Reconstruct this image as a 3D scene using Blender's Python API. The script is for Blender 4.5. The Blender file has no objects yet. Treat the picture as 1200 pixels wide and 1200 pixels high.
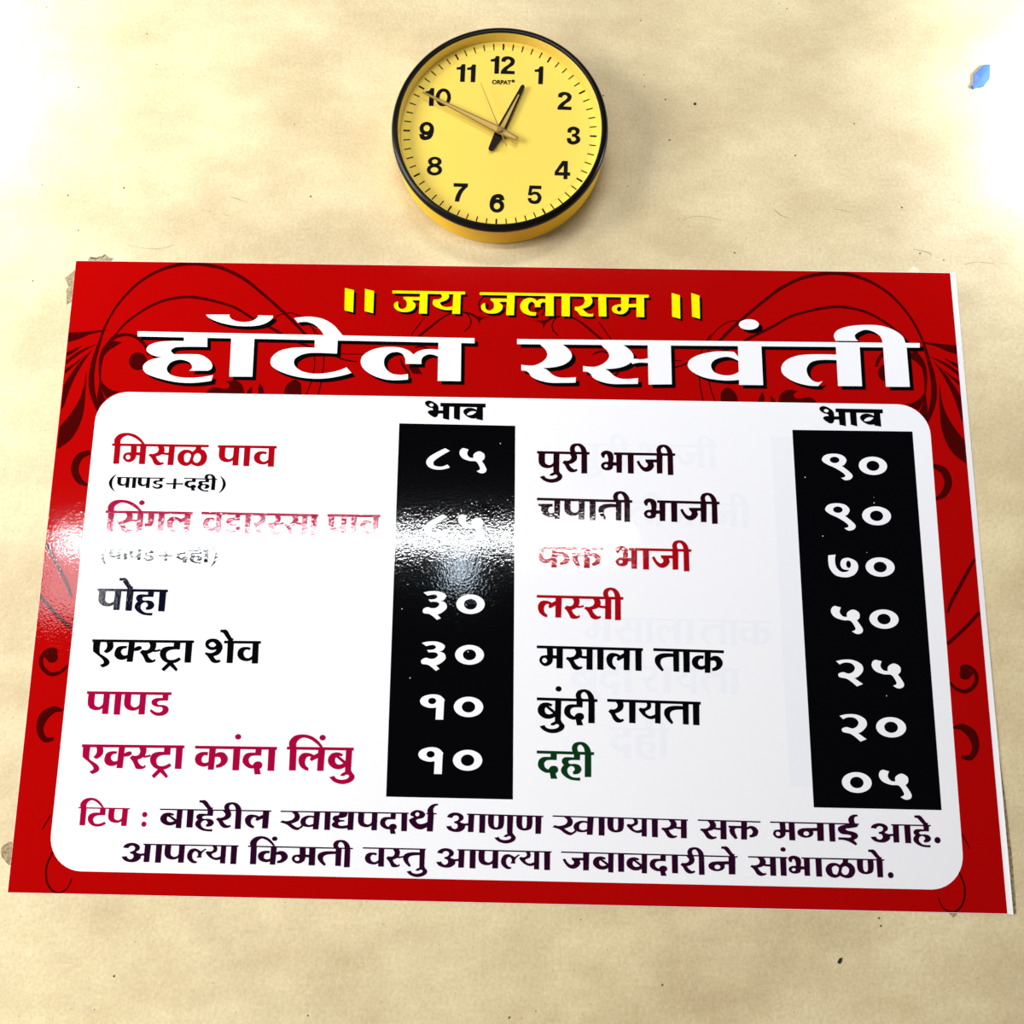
import bpy, bmesh, math, random
from mathutils import Vector, Matrix
from mathutils.geometry import delaunay_2d_cdt

scene = bpy.context.scene
col = scene.collection
random.seed(7)

# ------------------------------------------------------------------ camera
cam_data = bpy.data.cameras.new('camera')
cam_data.sensor_fit = 'HORIZONTAL'
cam_data.sensor_width = 36.0
cam_data.lens = 36.0 * 1050 / 1200
cam_data.clip_start = 0.05
cam = bpy.data.objects.new('camera', cam_data)
col.objects.link(cam)
cam.matrix_world = Matrix(((0.9998637823, -0.0128484942, 0.0103601639, 0.0116932),
                           (0.0077184405, -0.1908430925, -0.9815902097, -1.1557840),
                           (0.0145891218, 0.9815364641, -0.1907179259, 2.0436939),
                           (0, 0, 0, 1)))
scene.camera = cam

# ------------------------------------------------------------------ light and exposure
scene.view_settings.view_transform = 'Standard'
scene.view_settings.look = 'None'
scene.view_settings.gamma = 1.0
scene.view_settings.use_curve_mapping = False
scene.view_settings.exposure = 0.0

world = bpy.data.worlds.new('room_air')
scene.world = world
world.use_nodes = True
world.node_tree.nodes['Background'].inputs['Color'].default_value = (0.75, 0.85, 1.0, 1)
world.node_tree.nodes['Background'].inputs['Strength'].default_value = 0.03

def area(name, loc, target, sx, sy, radiance, color, roll=0.0):
    d = bpy.data.lights.new(name, 'AREA')
    d.shape = 'RECTANGLE'; d.size = sx; d.size_y = sy
    d.energy = radiance * math.pi * sx * sy
    d.color = color
    o = bpy.data.objects.new(name, d)
    col.objects.link(o)
    o.location = loc
    q = (Vector(target) - Vector(loc)).to_track_quat('-Z', 'Y')
    o.rotation_euler = (q.to_matrix() @ Matrix.Rotation(roll, 3, 'Z')).to_euler()
    return o

def bulb(name, loc, power, radius, color):
    d = bpy.data.lights.new(name, 'POINT')
    d.energy = power; d.shadow_soft_size = radius; d.color = color
    o = bpy.data.objects.new(name, d)
    col.objects.link(o); o.location = loc
    return o

# big side window on the left, daylight slot over the shop front behind the viewer
area('side_window', (-2.6, -1.6, 2.55), (-0.1, 0, 2.2), 1.2, 1.5, 17.0, (1.0, 0.98, 0.94))
area('added_overhead_fill', (0.2, -3.2, 4.6), (0, 0, 2.2), 1.6, 0.4, 24.0, (1.0, 0.97, 0.92))  # fill added from above to brighten wall and poster, no known fitting
area('shop_front_slot', (-1.15, -4.5, 2.945), (-1.15, 0, 2.945), 3.6, 0.055, 120.0, (0.95, 0.98, 1.0), roll=0.022)
area('shop_front_door', (-2.85, -4.5, 2.66), (-2.85, 0, 2.66), 0.5, 0.45, 6.0, (0.96, 0.97, 1.0))
area('shop_front_lamp', (-0.37, -4.5, 2.77), (-0.37, 0, 2.77), 0.12, 0.2, 26.0, (0.75, 0.87, 1.0))
# bare bulbs on the wall just right and left of the view
bulb('bulb_right', (0.84, -0.12, 2.87), 7.5, 0.03, (0.80, 0.86, 1.0))
bulb('bulb_left', (-0.90, -0.14, 2.92), 5.5, 0.03, (0.84, 0.91, 1.0))

# ------------------------------------------------------------------ data
# letter shapes: (advance, stem edge, headline start, pieces of outline and holes), 1/1000 of the letter height
LETTERS = {
 'i': (458, 408, 0, [['132,931! 145,1! 428,4! 415,935! 389,1080 435,1248 631,1388 888,1316 1112,1152 1275,975! 1379,977! 1185,1258 916,1463 596,1529 291,1454 102,1243 85,1076']]),
 'ma': (1258, 1208, 0, [['919,991! 1210,995! 1221,7! 928,11!'], ['728,584! 966,579! 951,433! 721,438!'], ['460,985! 744,989! 761,459 718,250 543,114 357,99 178,222 131,368 212,527 374,571 490,581!', '488,343 473,277 420,235 351,234 291,274 263,340 278,407 331,448 400,449 460,409']]),
 'sa': (1400, 1333, 0, [['390,976! 682,980! 821,836 851,648 748,501 629,437 467,393! 543,248 680,125 786,105! 825,135! 882,65! 796,1 591,-43 417,38 293,245 198,368 88,430! 162,527! 309,516 490,581 562,707 529,832'], ['778,627! 907,587 1135,598! 1127,464! 918,470 727,501!'], ['1057,985! 1337,976! 1340,-21! 1056,-16!']]),
 'lla': (1571, 1217, 0, [['973,942! 1225,933! 1218,778! 1370,718 1515,511 1530,261 1394,30 1152,-57 896,2 807,64! 608,-43 398,-25 196,118 110,367 174,577 368,725 617,741 814,648! 948,775!', '427,330 432,497 590,591 744,501 722,292 633,132 484,164', '885,336 932,503 1070,580 1217,486 1241,320 1153,152 1010,121 882,232']]),
 'pa': (1139, 1049, 0, [['88,977! 384,974! 378,494 419,391 579,324 731,395 776,517! 826,257! 767,257 605,185 397,182 200,266 85,456'], ['772,986! 1050,983! 1049,17! 772,13!']]),
 'aa': (510, 441, 0, [['148,971! 443,968! 443,-9! 161,-6!']]),
 'va': (1198, 1101, 0, [['818,970! 1104,967! 1121,-16! 833,-20!'], ['749,673! 686,568! 580,608 460,565 417,425 496,270 638,220 790,292 870,397! 866,182! 697,99 524,86 312,146 165,283 131,439 181,596 313,702 485,729 660,717']]),
 'dda': (1050, 915, 0, [['661,972! 917,971! 916,630! 543,615 457,578 437,506 520,447 734,439 917,370 979,246 935,103 765,-6 553,-37 337,7 130,165! 184,254! 362,149 543,116 681,171 709,278 633,348 455,357 272,415 175,539 219,664 392,737 659,748!']]),
 'da': (981, 841, 0, [['584,990! 841,992! 836,618! 451,607 345,532 318,425 371,294 504,218! 584,340 716,383 849,347 910,230 875,123 801,68! 875,-156! 610,-163! 557,87! 398,83 212,170 80,313 61,471 119,632 239,720 371,745 578,746!']]),
 'ha': (923, 836, 0, [['570,950! 836,949! 822,644! 424,633 345,585 358,519 424,481 637,487 796,439 889,309 875,189 769,80 557,47! 531,161! 597,208 610,288 557,366 451,389 345,320 305,200 345,68 477,-48 637,-83 849,-77! 841,-210! 637,-202 424,-168 212,-55 66,100 45,232 93,353 159,421! 80,525 80,644 172,740 318,762 570,751!']]),
 'ii': (488, 371, 0, [['-366,923! -432,1067 -432,1200 -340,1349 -127,1416 85,1387 244,1259 337,1089 371,825! 382,-45! 111,-53! 106,817! 98,1003 45,1187 -74,1295 -180,1247 -212,1127 -167,995 -101,912!']]),
 'ga': (1000, 930, 0, [['160,980! 440,980! 440,500 400,330 300,220 160,200 50,280 30,420! 100,420 160,400 160,550'], ['640,980! 930,980! 930,0! 640,0!']]),
 'la': (1250, 1154, 0, [['865,989! 1154,988! 1135,3! 865,1!'], ['877,759! 877,547! 615,406! 531,474! 577,579! 481,603 385,536 338,362 385,209 500,127! 492,0! 346,35 154,184 69,375 77,567 212,724 385,755 577,721 692,658!']]),
 'sh': (835, None, 0, [['365,970! 635,968! 712,832 719,717 654,523 519,423 365,362! 442,210 558,117 654,92! 704,158! 750,63! 654,-8 481,-39 327,-4 231,167 135,318 19,431! 115,549! 250,533 365,555 442,652 442,787 385,882'], ['654,561! 731,551 904,598! 923,510! 712,455 596,464!']]),
 'e_': (942, 929, 0, [['60,965! 379,960! 378,393 519,284 752,131 852,-23 795,-156 560,-269! 442,-173! 461,-129! 589,-70 572,41 391,216 156,391 75,478'], ['579,962! 876,956! 947,776 938,598 837,464 667,374! 541,461! 650,595 671,728 629,883']]),
 'kh_half': (1168, 938, 0, [['676,963! 942,957! 916,0! 651,-3!'], ['629,706! 571,594! 460,593 367,481 412,349 528,284 701,330! 691,175! 476,84 252,117 109,257 88,412 169,634 384,716'], ['923,620! 1093,711 1226,712! 1270,602! 1130,512 924,487!']]),
 'tta': (1018, 916, 0, [['655,950! 934,948! 935,576! 573,563 402,482 347,326 427,150 563,107 738,131 930,231! 1026,134! 879,22 707,-37 440,-31 257,60 111,235 73,434 149,612 341,703 650,719!']]),
 'ttra': (1018, 916, 0, [['655,950! 934,948! 935,576! 573,563 402,482 347,326 427,150 563,107 738,131 930,231! 1026,134! 879,22 707,-37 440,-31 257,60 111,235 73,434 149,612 341,703 650,719!'], ['547,18! 669,-11! 913,-310! 845,-408! 561,-159! 314,-414! 196,-309! 461,-14!']]),
 'sha': (949, None, 929, [['394,1091 597,1056 778,915 870,730 831,530 699,371 475,297! 569,169 672,122 756,151! 838,72! 750,14 581,-17 406,38 282,180 158,321 54,392! 105,478! 236,442 407,453 545,526 591,613! 513,583 371,567 196,622 74,735 47,849 87,978 224,1066', '207,808 292,909 405,931 555,812 475,725 333,718']]),
 'e': (0, None, 0, [['-670,1498! -428,1510! -323,1431 -195,1232 -87,1105 -16,1114! -53,1019! -16,891! -259,888! -282,1031! -407,1187 -516,1328 -590,1370! -676,1375!']]),
 'ka': (1488, 894, 0, [['614,990! 895,988! 860,5! 610,2!'], ['579,739! 544,583! 418,599 319,485 340,329 499,288 639,353! 631,177! 415,124 160,202 37,387 74,607 285,735'], ['853,650! 1035,746 1256,718 1425,502 1376,282 1166,122 949,88! 942,213! 1094,278 1137,404 1067,528 848,524!']]),
 'ba': (1111, 1046, 0, [['784,997! 1046,999! 1033,-61! 784,-48!'], ['673,713! 608,613! 510,643 379,573 346,442 412,313 575,285 804,403! 804,194! 575,89 314,114 85,303 52,531 183,731 444,791'], ['366,606! 458,674! 804,410! 784,265!']]),
 'u': (0, None, 0, [['-261,30! 0,38! 39,-39 150,-186 105,-351 -111,-488 -405,-530 -699,-441 -908,-251! -699,-192! -601,-307 -373,-352 -144,-293 -78,-193 -176,-131 -307,-200! -451,-185! -405,-105 -261,-22!']]),
 'bha': (1200, 1075, 675, [['62,801! 31,926 156,1053 375,1076 594,968 656,751 625,531! 812,516! 812,347! 638,344 594,206 375,120 125,178 31,363 156,509 388,539! 388,714 312,900 238,867 200,723! 112,734', '375,339 357,291 310,260 252,259 205,288 188,335 205,383 252,414 310,415 357,386'], ['781,984! 1075,984! 1062,21! 800,16!']]),
 'ja': (1500, 1362, 0, [['1062,1002! 1362,1002! 1344,21! 1075,15!'], ['500,679! 1094,691! 1094,534! 906,531 938,375 812,185 594,87 375,145 188,360 75,576! 200,623! 312,425 469,303 594,337 625,462 531,554!']]),
 'cha': (1250, 1125, 0, [['55,705! 758,723! 758,590! 602,563 547,389 641,274 859,319! 875,124! 562,93 289,226 211,420 234,576! 94,596!'], ['836,983! 1125,982! 1109,-2! 852,7!']]),
 'ta': (1207, 1170, 0, [['896,990! 1170,991! 1170,5! 911,13!'], ['926,791! 926,643! 541,609 356,514 333,329 430,146 481,74! 407,-3! 207,177 74,395 96,618 281,749 541,794']]),
 'pha': (1644, 993, 0, [['89,981! 342,979! 308,506 377,405 514,394 719,514! 733,343! 479,201 205,264 103,434'], ['719,994! 993,992! 959,5! 705,0!'], ['959,690! 1164,777 1404,699 1575,463 1507,256 1301,163 1116,146! 1130,249! 1267,320 1322,458 1233,593 959,567!']]),
 'kta': (1541, 911, 0, [['637,992! 911,991! 890,4! 616,-1!'], ['890,655! 1062,740 1267,697 1425,494 1370,253 1199,147 1027,123! 993,232! 1130,317 1164,455 1062,590 890,518!'], ['34,720! 664,719! 664,582! 342,562 342,370 459,64! 342,7! 137,263 68,501 137,585! 48,583!']]),
 'ya': (1156, 1062, 0, [['812,987! 1062,988! 1062,7! 812,18!'], ['312,972! 575,967! 638,794 594,637 375,505 438,382 594,324 844,413! 844,238! 594,187 344,285 125,497 75,602! 156,667! 312,647 438,726 438,851']]),
 'ra': (836, 667, 0, [['302,966! 667,965! 742,760 692,569 522,438 365,389! 459,247 616,139 711,174! 774,100! 648,14 428,7 270,147 176,333 50,454! 145,564! 302,557 428,624 472,751']]),
 'kha': (2099, 2008, 0, [['458,979! 840,971! 992,722 939,492 725,358 573,309! 916,110 1107,244! 1183,153! 1031,36 893,-43 649,28 344,251 0,359! 115,476! 344,442 611,524 725,679 687,815'], ['1702,988! 2008,987! 1962,16! 1679,11!'], ['1702,736! 1702,622! 1489,656 1321,538 1321,324 1489,251 1718,332! 1702,179! 1374,134 1107,228 1031,418 1107,610 1374,753']]),
 'dya': (1260, 1122, 0, [['382,969! 802,963! 725,732 496,651 359,633 420,558! 649,540! 649,463! 382,420 344,305 496,231 863,292! 863,109! 458,78 115,147 15,298 153,453! 38,604 130,758 344,816'], ['824,978! 1122,977! 1107,15! 824,9!']]),
 'tha': (1412, 1275, 893, [['153,1031 382,1145 687,1092 840,916 725,725 458,649 382,573 496,420 725,405 992,534! 992,267! 649,99 344,176 99,420 15,611! 191,725! 267,763 76,878', '542,916 522,853 468,814 402,814 349,853 328,916 349,979 402,1018 468,1018 522,979'], ['969,1000! 1275,1000! 1244,0! 939,0!']]),
 'reph': (0, None, 0, [['-282,916! -336,1145 -206,1374 -15,1489 198,1504! 198,1412! 61,1374 -31,1221 0,916!']]),
 'nna': (1406, 1316, 0, [['75,972! 376,967! 361,493 414,329 504,310 579,388 579,966! 865,961! 865,510 789,282 526,183 263,227 98,409'], ['1015,981! 1316,983! 1301,35! 1030,26!']]),
 'nn_half': (925, None, 0, [['75,972! 376,967! 361,493 414,329 504,310 579,388 579,966! 865,961! 865,510 789,282 526,183 263,227 98,409']]),
 'a': (1496, 1387, 1022, [['36,767! 109,915 365,1031 657,1002 839,860 839,678 693,543 912,461! 1131,488! 1131,357! 949,330 934,206 730,33 438,-4 146,91 0,292! 255,313! 328,191 474,158 584,270 547,415 401,463! 401,557! 584,635 620,782 511,874 365,849 292,737!'], ['1095,991! 1387,991! 1372,20! 1095,13!']]),
 'na': (1500, 1392, 0, [['1058,994! 1392,992! 1375,16! 1058,11!'], ['1075,719! 1075,536! 858,532! 858,357 708,213 417,166 142,286 83,493 250,646 542,693 750,697!', '658,395 631,326 560,282 473,281 402,322 375,390 402,459 473,503 560,504 631,463']]),
 'ii_vowel': (1134, 1050, 0, [['588,997! 1076,994! 1050,826 714,738 462,694 546,611 882,530 1050,405 1034,237 840,109! 1008,-99! 924,-184! 462,63 84,102! 84,228! 378,231 672,234 731,318 588,376 252,423 84,606 126,791 378,903 588,930!'], ['681,948! 613,1199 714,1385 882,1471 1092,1473! 1092,1372! 966,1354 908,1202 966,951!']]),
 'l_half': (872, None, 0, [['983,761! 765,526 771,300! 515,295! 584,431! 549,583 426,642 320,518 314,304 410,153 576,95! 536,3! 322,17 103,209 53,452 179,729 421,794 606,718 718,647! 909,797!']]),
 'm': (0, None, 0, [['0,1400 -25,1471 -90,1514 -170,1514 -235,1471 -260,1400 -235,1329 -170,1286 -90,1286 -25,1329']]),
}
# lettering on the poster: (letters, x mm, z mm, width mm, height mm, turn in degrees)
DISHES = [
 ('crimson', [('i ma sa lla', -536.5, 154.6, 129.6, 28.2, -0.17), ('pa aa va', -394.5, 153.9, 78.7, 28.1, -0.14)]),
 ('pink', [('i sa m ga la', -536.0, 63.2, 115.8, 27.9, -0.22), ('va dda aa ra sh sa aa', -409.0, 63.1, 154.0, 27.9, -0.48), ('pa aa va', -243.0, 62.2, 69.7, 27.9, -0.19)]),
 ('navy', [('pa aa e ha aa', -535.9, -39.7, 91.5, 28.1, -0.25)]),
 ('black', [('e_ kh_half sh ttra aa', -536.0, -105.2, 130.8, 28.0, 0.2), ('sha aa e va', -391.8, -104.7, 72.4, 28.0, 0.3)]),
 ('pink', [('pa aa pa dda', -536.0, -170.5, 107.6, 28.4, 0.16)]),
 ('pink', [('e_ kh_half sh ttra aa', -535.4, -235.7, 129.0, 28.4, 0.26), ('ka aa m da aa', -393.0, -235.3, 102.9, 28.9, 0.06), ('i la m ba u', -277.9, -234.7, 84.0, 28.8, 0.02)]),
 ('maroon', [('pa u ra ii', 31.6, 151.1, 69.8, 28.0, -0.44), ('bha aa ja ii', 115.6, 150.7, 99.4, 28.3, -0.29)]),
 ('maroon', [('cha pa aa ta ii', 32.1, 87.7, 125.3, 28.0, -0.78), ('bha aa ja ii', 171.7, 86.5, 100.1, 28.2, -0.7)]),
 ('crimson', [('pha kta', 32.7, 23.0, 86.2, 27.4, -0.5), ('bha aa ja ii', 134.1, 22.7, 99.3, 27.7, -0.53)]),
 ('crimson', [('la sh sa ii', 33.0, -40.4, 111.4, 28.5, -0.62)]),
 ('black', [('ma sa aa la aa', 33.6, -104.9, 135.3, 28.3, -0.64), ('ta aa ka', 182.0, -106.2, 89.6, 28.9, -0.97)]),
 ('black', [('ba m u da ii', 34.3, -169.8, 76.4, 28.3, -0.82), ('ra aa ya ta aa', 123.0, -170.3, 117.6, 28.6, -0.95)]),
 ('green', [('da ha ii', 34.8, -234.7, 71.4, 28.8, -0.71)]),
]
NOTES = [[('pa aa pa dda', -525.8, 108.7, 63.5, 14.7, -0.32), ('da ha ii', -435.9, 108.7, 44.1, 14.7, -1.23), ('(', -531.1, 100.6, 10.7, 24.8, 0), ('+', -448.0, 100.3, 22.7, 14.4, 0), (')', -384.2, 100.1, 10.1, 24.8, 0)], [('pa aa pa dda', -526.8, 13.0, 61.2, 14.6, -0.82), ('da ha ii', -439.3, 12.5, 46.0, 14.6, -1.34), ('(', -531.4, 2.9, 10.1, 28.1, 0), ('+', -450.9, 4.2, 20.1, 15.2, 0), (')', -387.4, 3.7, 9.5, 28.1, 0)]]
TIP_HEAD = [('i tta pa', -531.9, -311.1, 64.0, 21.6, -0.2), ('.', -448.8, -318.7, 6.4, 0, 0), ('.', -448.8, -330.0, 6.3, 0, 0)]
TIP_LINES = [[('ba aa ha e ra ii la', -430.4, -311.4, 138.2, 21.5, 0.05), ('kha aa dya pa da aa tha reph', -280.8, -311.4, 192.8, 21.8, 0.05), ('a aa nna u nna', -75.8, -310.9, 119.4, 22.0, -0.75), ('kha aa nn_half ya aa sa', 55.0, -311.7, 166.2, 21.8, -0.77), ('sa kta', 233.4, -313.7, 76.7, 22.0, -0.75), ('ma na aa ii_vowel', 321.8, -314.7, 108.6, 21.7, -0.37), ('a aa ha e', 443.8, -315.4, 74.2, 21.7, -0.26), ('.', 525.0, -333.4, 7.5, 0, 0)], [('a aa pa l_half ya aa', -472.7, -352.8, 142.9, 21.7, -0.05), ('i ka m ma ta ii', -318.2, -353.0, 128.9, 21.6, -0.28), ('va sh ta u', -177.2, -352.7, 77.2, 21.6, -0.34), ('a aa pa l_half ya aa', -86.7, -352.9, 140.6, 21.7, -0.34), ('ja ba aa ba da aa ra ii na e', 65.7, -353.7, 215.0, 21.6, -0.54), ('sa aa m bha aa lla nna e', 293.4, -355.5, 165.5, 21.6, -0.35), ('.', 465.4, -374.7, 7.0, 0, 0)]]
TITLE = [['-5174,3137! -552,3090! -550,3016! -5167,3062!'], ['-4534,3109! -4211,3104! -4199,2921! -4604,2916 -4670,2892 -4689,2856 -4640,2809! -4316,2812 -4238,2789 -4146,2723 -4110,2661 -4116,2613 -4161,2581! -4417,2578! -4383,2618 -4389,2657 -4435,2704 -4551,2734 -4668,2701 -4725,2622 -4709,2559 -4636,2505 -4469,2478 -4259,2486 -4089,2519! -4105,2437! -4342,2406 -4583,2414 -4813,2463 -4984,2524 -5045,2586 -5048,2650 -4986,2713 -4884,2750 -4787,2763! -4886,2778 -4981,2817 -5028,2868 -5006,2928 -4904,2977 -4740,2999 -4525,3002!'], ['-3880,3100! -3563,3099! -3552,2502! -3865,2501!'], ['-4252,3391! -3929,3394! -3922,3357 -3855,3309 -3731,3287 -3611,3307 -3538,3361 -3538,3389! -3329,3386! -3335,3346 -3407,3283 -3522,3240 -3726,3227 -3934,3248 -4126,3303 -4231,3361'], ['-3036,3354! -2903,3373 -2776,3373 -2621,3338 -2490,3259 -2409,3173 -2355,3110! -2355,3059! -2420,3045! -2420,2845! -2771,2852 -2896,2826 -2981,2772 -3001,2719 -2974,2653 -2882,2588 -2729,2557 -2554,2566 -2380,2607 -2281,2651! -2208,2572! -2375,2522 -2550,2491 -2725,2485 -2940,2508 -3158,2572 -3289,2649 -3319,2715 -3299,2795 -3203,2876 -3053,2918 -2928,2928 -2729,2928! -2737,3075! -2611,3110! -2663,3183 -2744,3256 -2848,3298 -2937,3297 -2981,3287!'], ['-1043,3085! -732,3083! -724,2472! -1037,2473!'], ['-1030,2916! -1027,2811! -1098,2843 -1175,2848 -1244,2812 -1266,2763 -1264,2710! -1481,2711! -1491,2793 -1532,2854 -1596,2878 -1688,2864 -1756,2806 -1775,2724 -1741,2635 -1661,2571 -1552,2553 -1441,2566! -1438,2488! -1611,2475 -1766,2489 -1938,2552 -2059,2647 -2091,2737 -2067,2819 -1954,2902 -1800,2944 -1661,2951 -1536,2936 -1441,2899 -1377,2843! -1301,2898 -1178,2924'], ['29,3084! 5496,3089! 5491,3022! 30,3010!'], ['323,3043! 587,3046! 686,2986 760,2909 777,2849 752,2788 671,2726 556,2690 384,2671! 442,2646 507,2587 573,2550 671,2537 831,2547! 827,2470! 655,2465 475,2466 328,2499 230,2549 196,2600 147,2630 93,2633! 92,2716! 162,2707 261,2708 359,2749 424,2810 443,2871 415,2940 357,2995'], ['1163,3039! 1427,3039! 1525,2979 1598,2901 1614,2841 1589,2780 1506,2719 1391,2683 1227,2667! 1276,2639 1341,2579 1406,2542 1504,2530 1672,2544! 1667,2463! 1487,2458 1308,2459 1161,2491 1063,2542 1031,2593 990,2623 928,2629! 928,2709! 998,2699 1097,2700 1195,2741 1261,2802 1284,2863 1253,2932 1196,2987'], ['1589,2803! 1630,2820 1704,2811 1819,2830! 1818,2760! 1687,2764 1601,2744! 1580,2763!'], ['1806,3082! 2121,3080! 2124,2462! 1811,2455!'], ['2977,2933! 3043,2850! 3042,2798! 2943,2848 2867,2861 2758,2838 2680,2788 2659,2723 2691,2651 2767,2611 2874,2596 2966,2614 3045,2658! 3040,2537! 2887,2524 2734,2533 2551,2568 2399,2647 2344,2728 2372,2809 2497,2884 2684,2930 2823,2940'], ['3032,3070! 3349,3073! 3352,2465! 3030,2465!'], ['3328,3331 3300,3286 3231,3258 3147,3257 3079,3284 3055,3328 3082,3373 3152,3402 3236,3403 3303,3376'], ['4367,2910! 4363,2831! 4111,2828 4002,2790 3948,2705 3958,2621 4008,2547 4077,2514 4152,2530! 4089,2460! 3934,2471 3759,2525 3630,2617 3604,2701 3647,2795 3775,2872 3954,2906'], ['4358,3067! 4680,3065! 4679,2466! 4357,2464!'], ['4360,3109! 4340,3190 4401,3267 4565,3322 4781,3343 4995,3331 5169,3266 5271,3182 5300,3097! 5314,3031! 5319,2464! 4998,2462! 4997,3027! 4994,3093! 4967,3178 4882,3244 4777,3271 4685,3241 4625,3193 4635,3140 4669,3108!']]
GREETING = [['-2359,3803! -2233,3772! -2229,3446! -2348,3476!'], ['-2080,3793! -1955,3763! -1952,3436! -2071,3466!'], ['2147,3779! 2259,3747! 2258,3402! 2147,3434!'], ['2417,3782! 2528,3745! 2527,3405! 2420,3437!'], ['-1701,3772! -698,3767! -697,3726! -1700,3732!'], ['-494,3761! 1831,3748! 1830,3706! -493,3722!'], ['-1317,3764! -1213,3763! -1214,3438! -1322,3439!'], ['-1544,3681! -1320,3680! -1319,3631! -1420,3626 -1376,3578 -1385,3516 -1435,3473 -1512,3458 -1591,3468 -1651,3506 -1671,3554 -1655,3596 -1616,3611! -1615,3576 -1601,3524 -1553,3501 -1503,3531 -1493,3581 -1509,3629 -1543,3652!'], ['-855,3762! -755,3761! -758,3439! -866,3442!'], ['-1062,3762! -953,3761! -916,3697 -940,3650 -998,3620 -1037,3603 -1010,3557 -947,3537 -861,3551! -860,3501! -946,3494 -1044,3515 -1120,3556 -1139,3602 -1123,3648! -1068,3649 -1025,3670 -1014,3698'], ['-115,3754! -11,3753! -18,3429! -125,3430!'], ['-343,3671! -119,3670! -118,3622! -220,3616 -176,3569 -187,3506 -237,3464 -315,3449 -393,3458 -453,3497 -471,3545 -455,3587 -416,3602! -415,3566 -402,3514 -355,3492 -305,3522 -294,3572 -308,3620 -342,3642!'], ['413,3753! 525,3751! 527,3425! 415,3424!'], ['420,3664! 420,3608! 380,3625 346,3596 347,3552! 268,3551! 263,3599 222,3630 182,3598 174,3534 206,3486 287,3475! 280,3427! 191,3431 100,3478 65,3556 92,3636 165,3682 244,3679 294,3643! 352,3672'], ['634,3748! 746,3747! 747,3420! 635,3422!'], ['920,3746! 1010,3742! 1050,3687 1055,3627 1005,3567 920,3535! 965,3487 1009,3459 1068,3465! 1063,3424! 964,3423 893,3439 852,3493 814,3517! 819,3565! 875,3565 931,3597 953,3650 938,3703'], ['1138,3744! 1246,3743! 1249,3424! 1144,3427!'], ['1663,3740! 1766,3739! 1766,3420! 1659,3424!'], ['1449,3742! 1559,3741! 1553,3609! 1672,3615! 1672,3567! 1553,3561! 1537,3513 1480,3465 1402,3464 1335,3499 1328,3559 1380,3595 1455,3608!', '1456,3536 1450,3515 1434,3502 1415,3501 1399,3514 1393,3535 1399,3556 1415,3570 1435,3570 1450,3557']]
HEADING = [['-991,2164! -381,2160! -380,2106! -989,2113!'], ['-956,2142! -868,2141! -866,1926! -950,1945!'], ['-807,2139! -725,2139! -722,1924! -804,1948!'], ['-499,2138! -418,2138! -413,1925! -501,1941!'], ['-1200,2157 -1180,2186 -1137,2194 -1085,2176 -1032,2137 -1013,2096 -1014,2058! -950,2057! -949,2012! -1011,2011 -1027,1975 -1061,1960 -1104,1979 -1148,2014 -1156,2036 -1133,2056 -1085,2060! -1095,2086 -1134,2095 -1173,2117', '-1144,2135 -1118,2156 -1083,2140 -1087,2118 -1117,2111'], ['-508,2074! -539,2091 -599,2100 -651,2085 -678,2056 -671,2020 -631,1980 -579,1954 -536,1950 -489,1959! -491,2074!', '-504,2044! -538,2053 -581,2048 -619,2025 -630,2002 -597,1996 -546,2008']]
HEADING_TWO = (1.031, 532.6, -8.2)
DIGITS = {
 '8': ['783,1000! 977,879! 550,586 318,371 333,198 628,138 899,241! 1000,112! 783,26 434,0 124,112 0,345 124,586 473,828'],
 '5': ['138,1000! 331,944! 281,769 375,629 512,608! 531,769 719,874 906,769 919,594 825,490! 1000,175 969,49 812,0 644,91! 762,161 738,280 612,469 375,490 112,594 0,769 31,930'],
 '3': ['0,948! 297,1000 688,987 961,858 883,710 727,665! 961,581 1000,419 766,239 609,194! 766,65! 609,0! 297,194 23,239 0,355 180,439 375,406 570,432 688,548 570,626 297,626! 219,710! 492,729 594,806 492,884 180,839!'],
 '0': ['1000,500 962,309 854,146 691,38 500,0 309,38 146,146 38,309 0,500 38,691 146,854 309,962 500,1000 691,962 854,854 962,691', '727,500 705,381 642,286 551,233 449,233 358,286 295,381 273,500 295,619 358,714 449,767 551,767 642,714 705,619'],
 '1': ['985,721! 970,0! 654,0! 669,478! 383,463 83,574 0,743 120,904 459,1000 797,963 1000,794', '662,735 630,662 547,616 445,616 362,662 331,735 362,809 445,854 547,854 630,809'],
 '9': ['379,1000 689,944 826,769 752,594 658,538! 907,315 1000,175 938,49 752,0 615,91! 752,140 720,245 410,469 161,594 0,748 99,930', '590,762 559,692 478,649 379,649 298,692 267,762 298,832 379,875 478,875 559,832'],
 '7': ['12,967! 262,1000! 231,779 262,451 419,246 606,246 700,328! 481,369 406,574 481,803 700,861 950,697 1000,410 856,123 575,0 231,82 44,369 0,697', '762,574 747,477 706,418 656,418 616,477 600,574 616,670 656,730 706,730 747,670'],
 '2': ['0,935! 312,1000 674,978 964,813 1000,597 819,381 659,309! 964,94! 732,0! 384,273 94,345 58,453 239,525 457,475 638,561 696,719 565,863 312,885 130,813!'],
}
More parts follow.
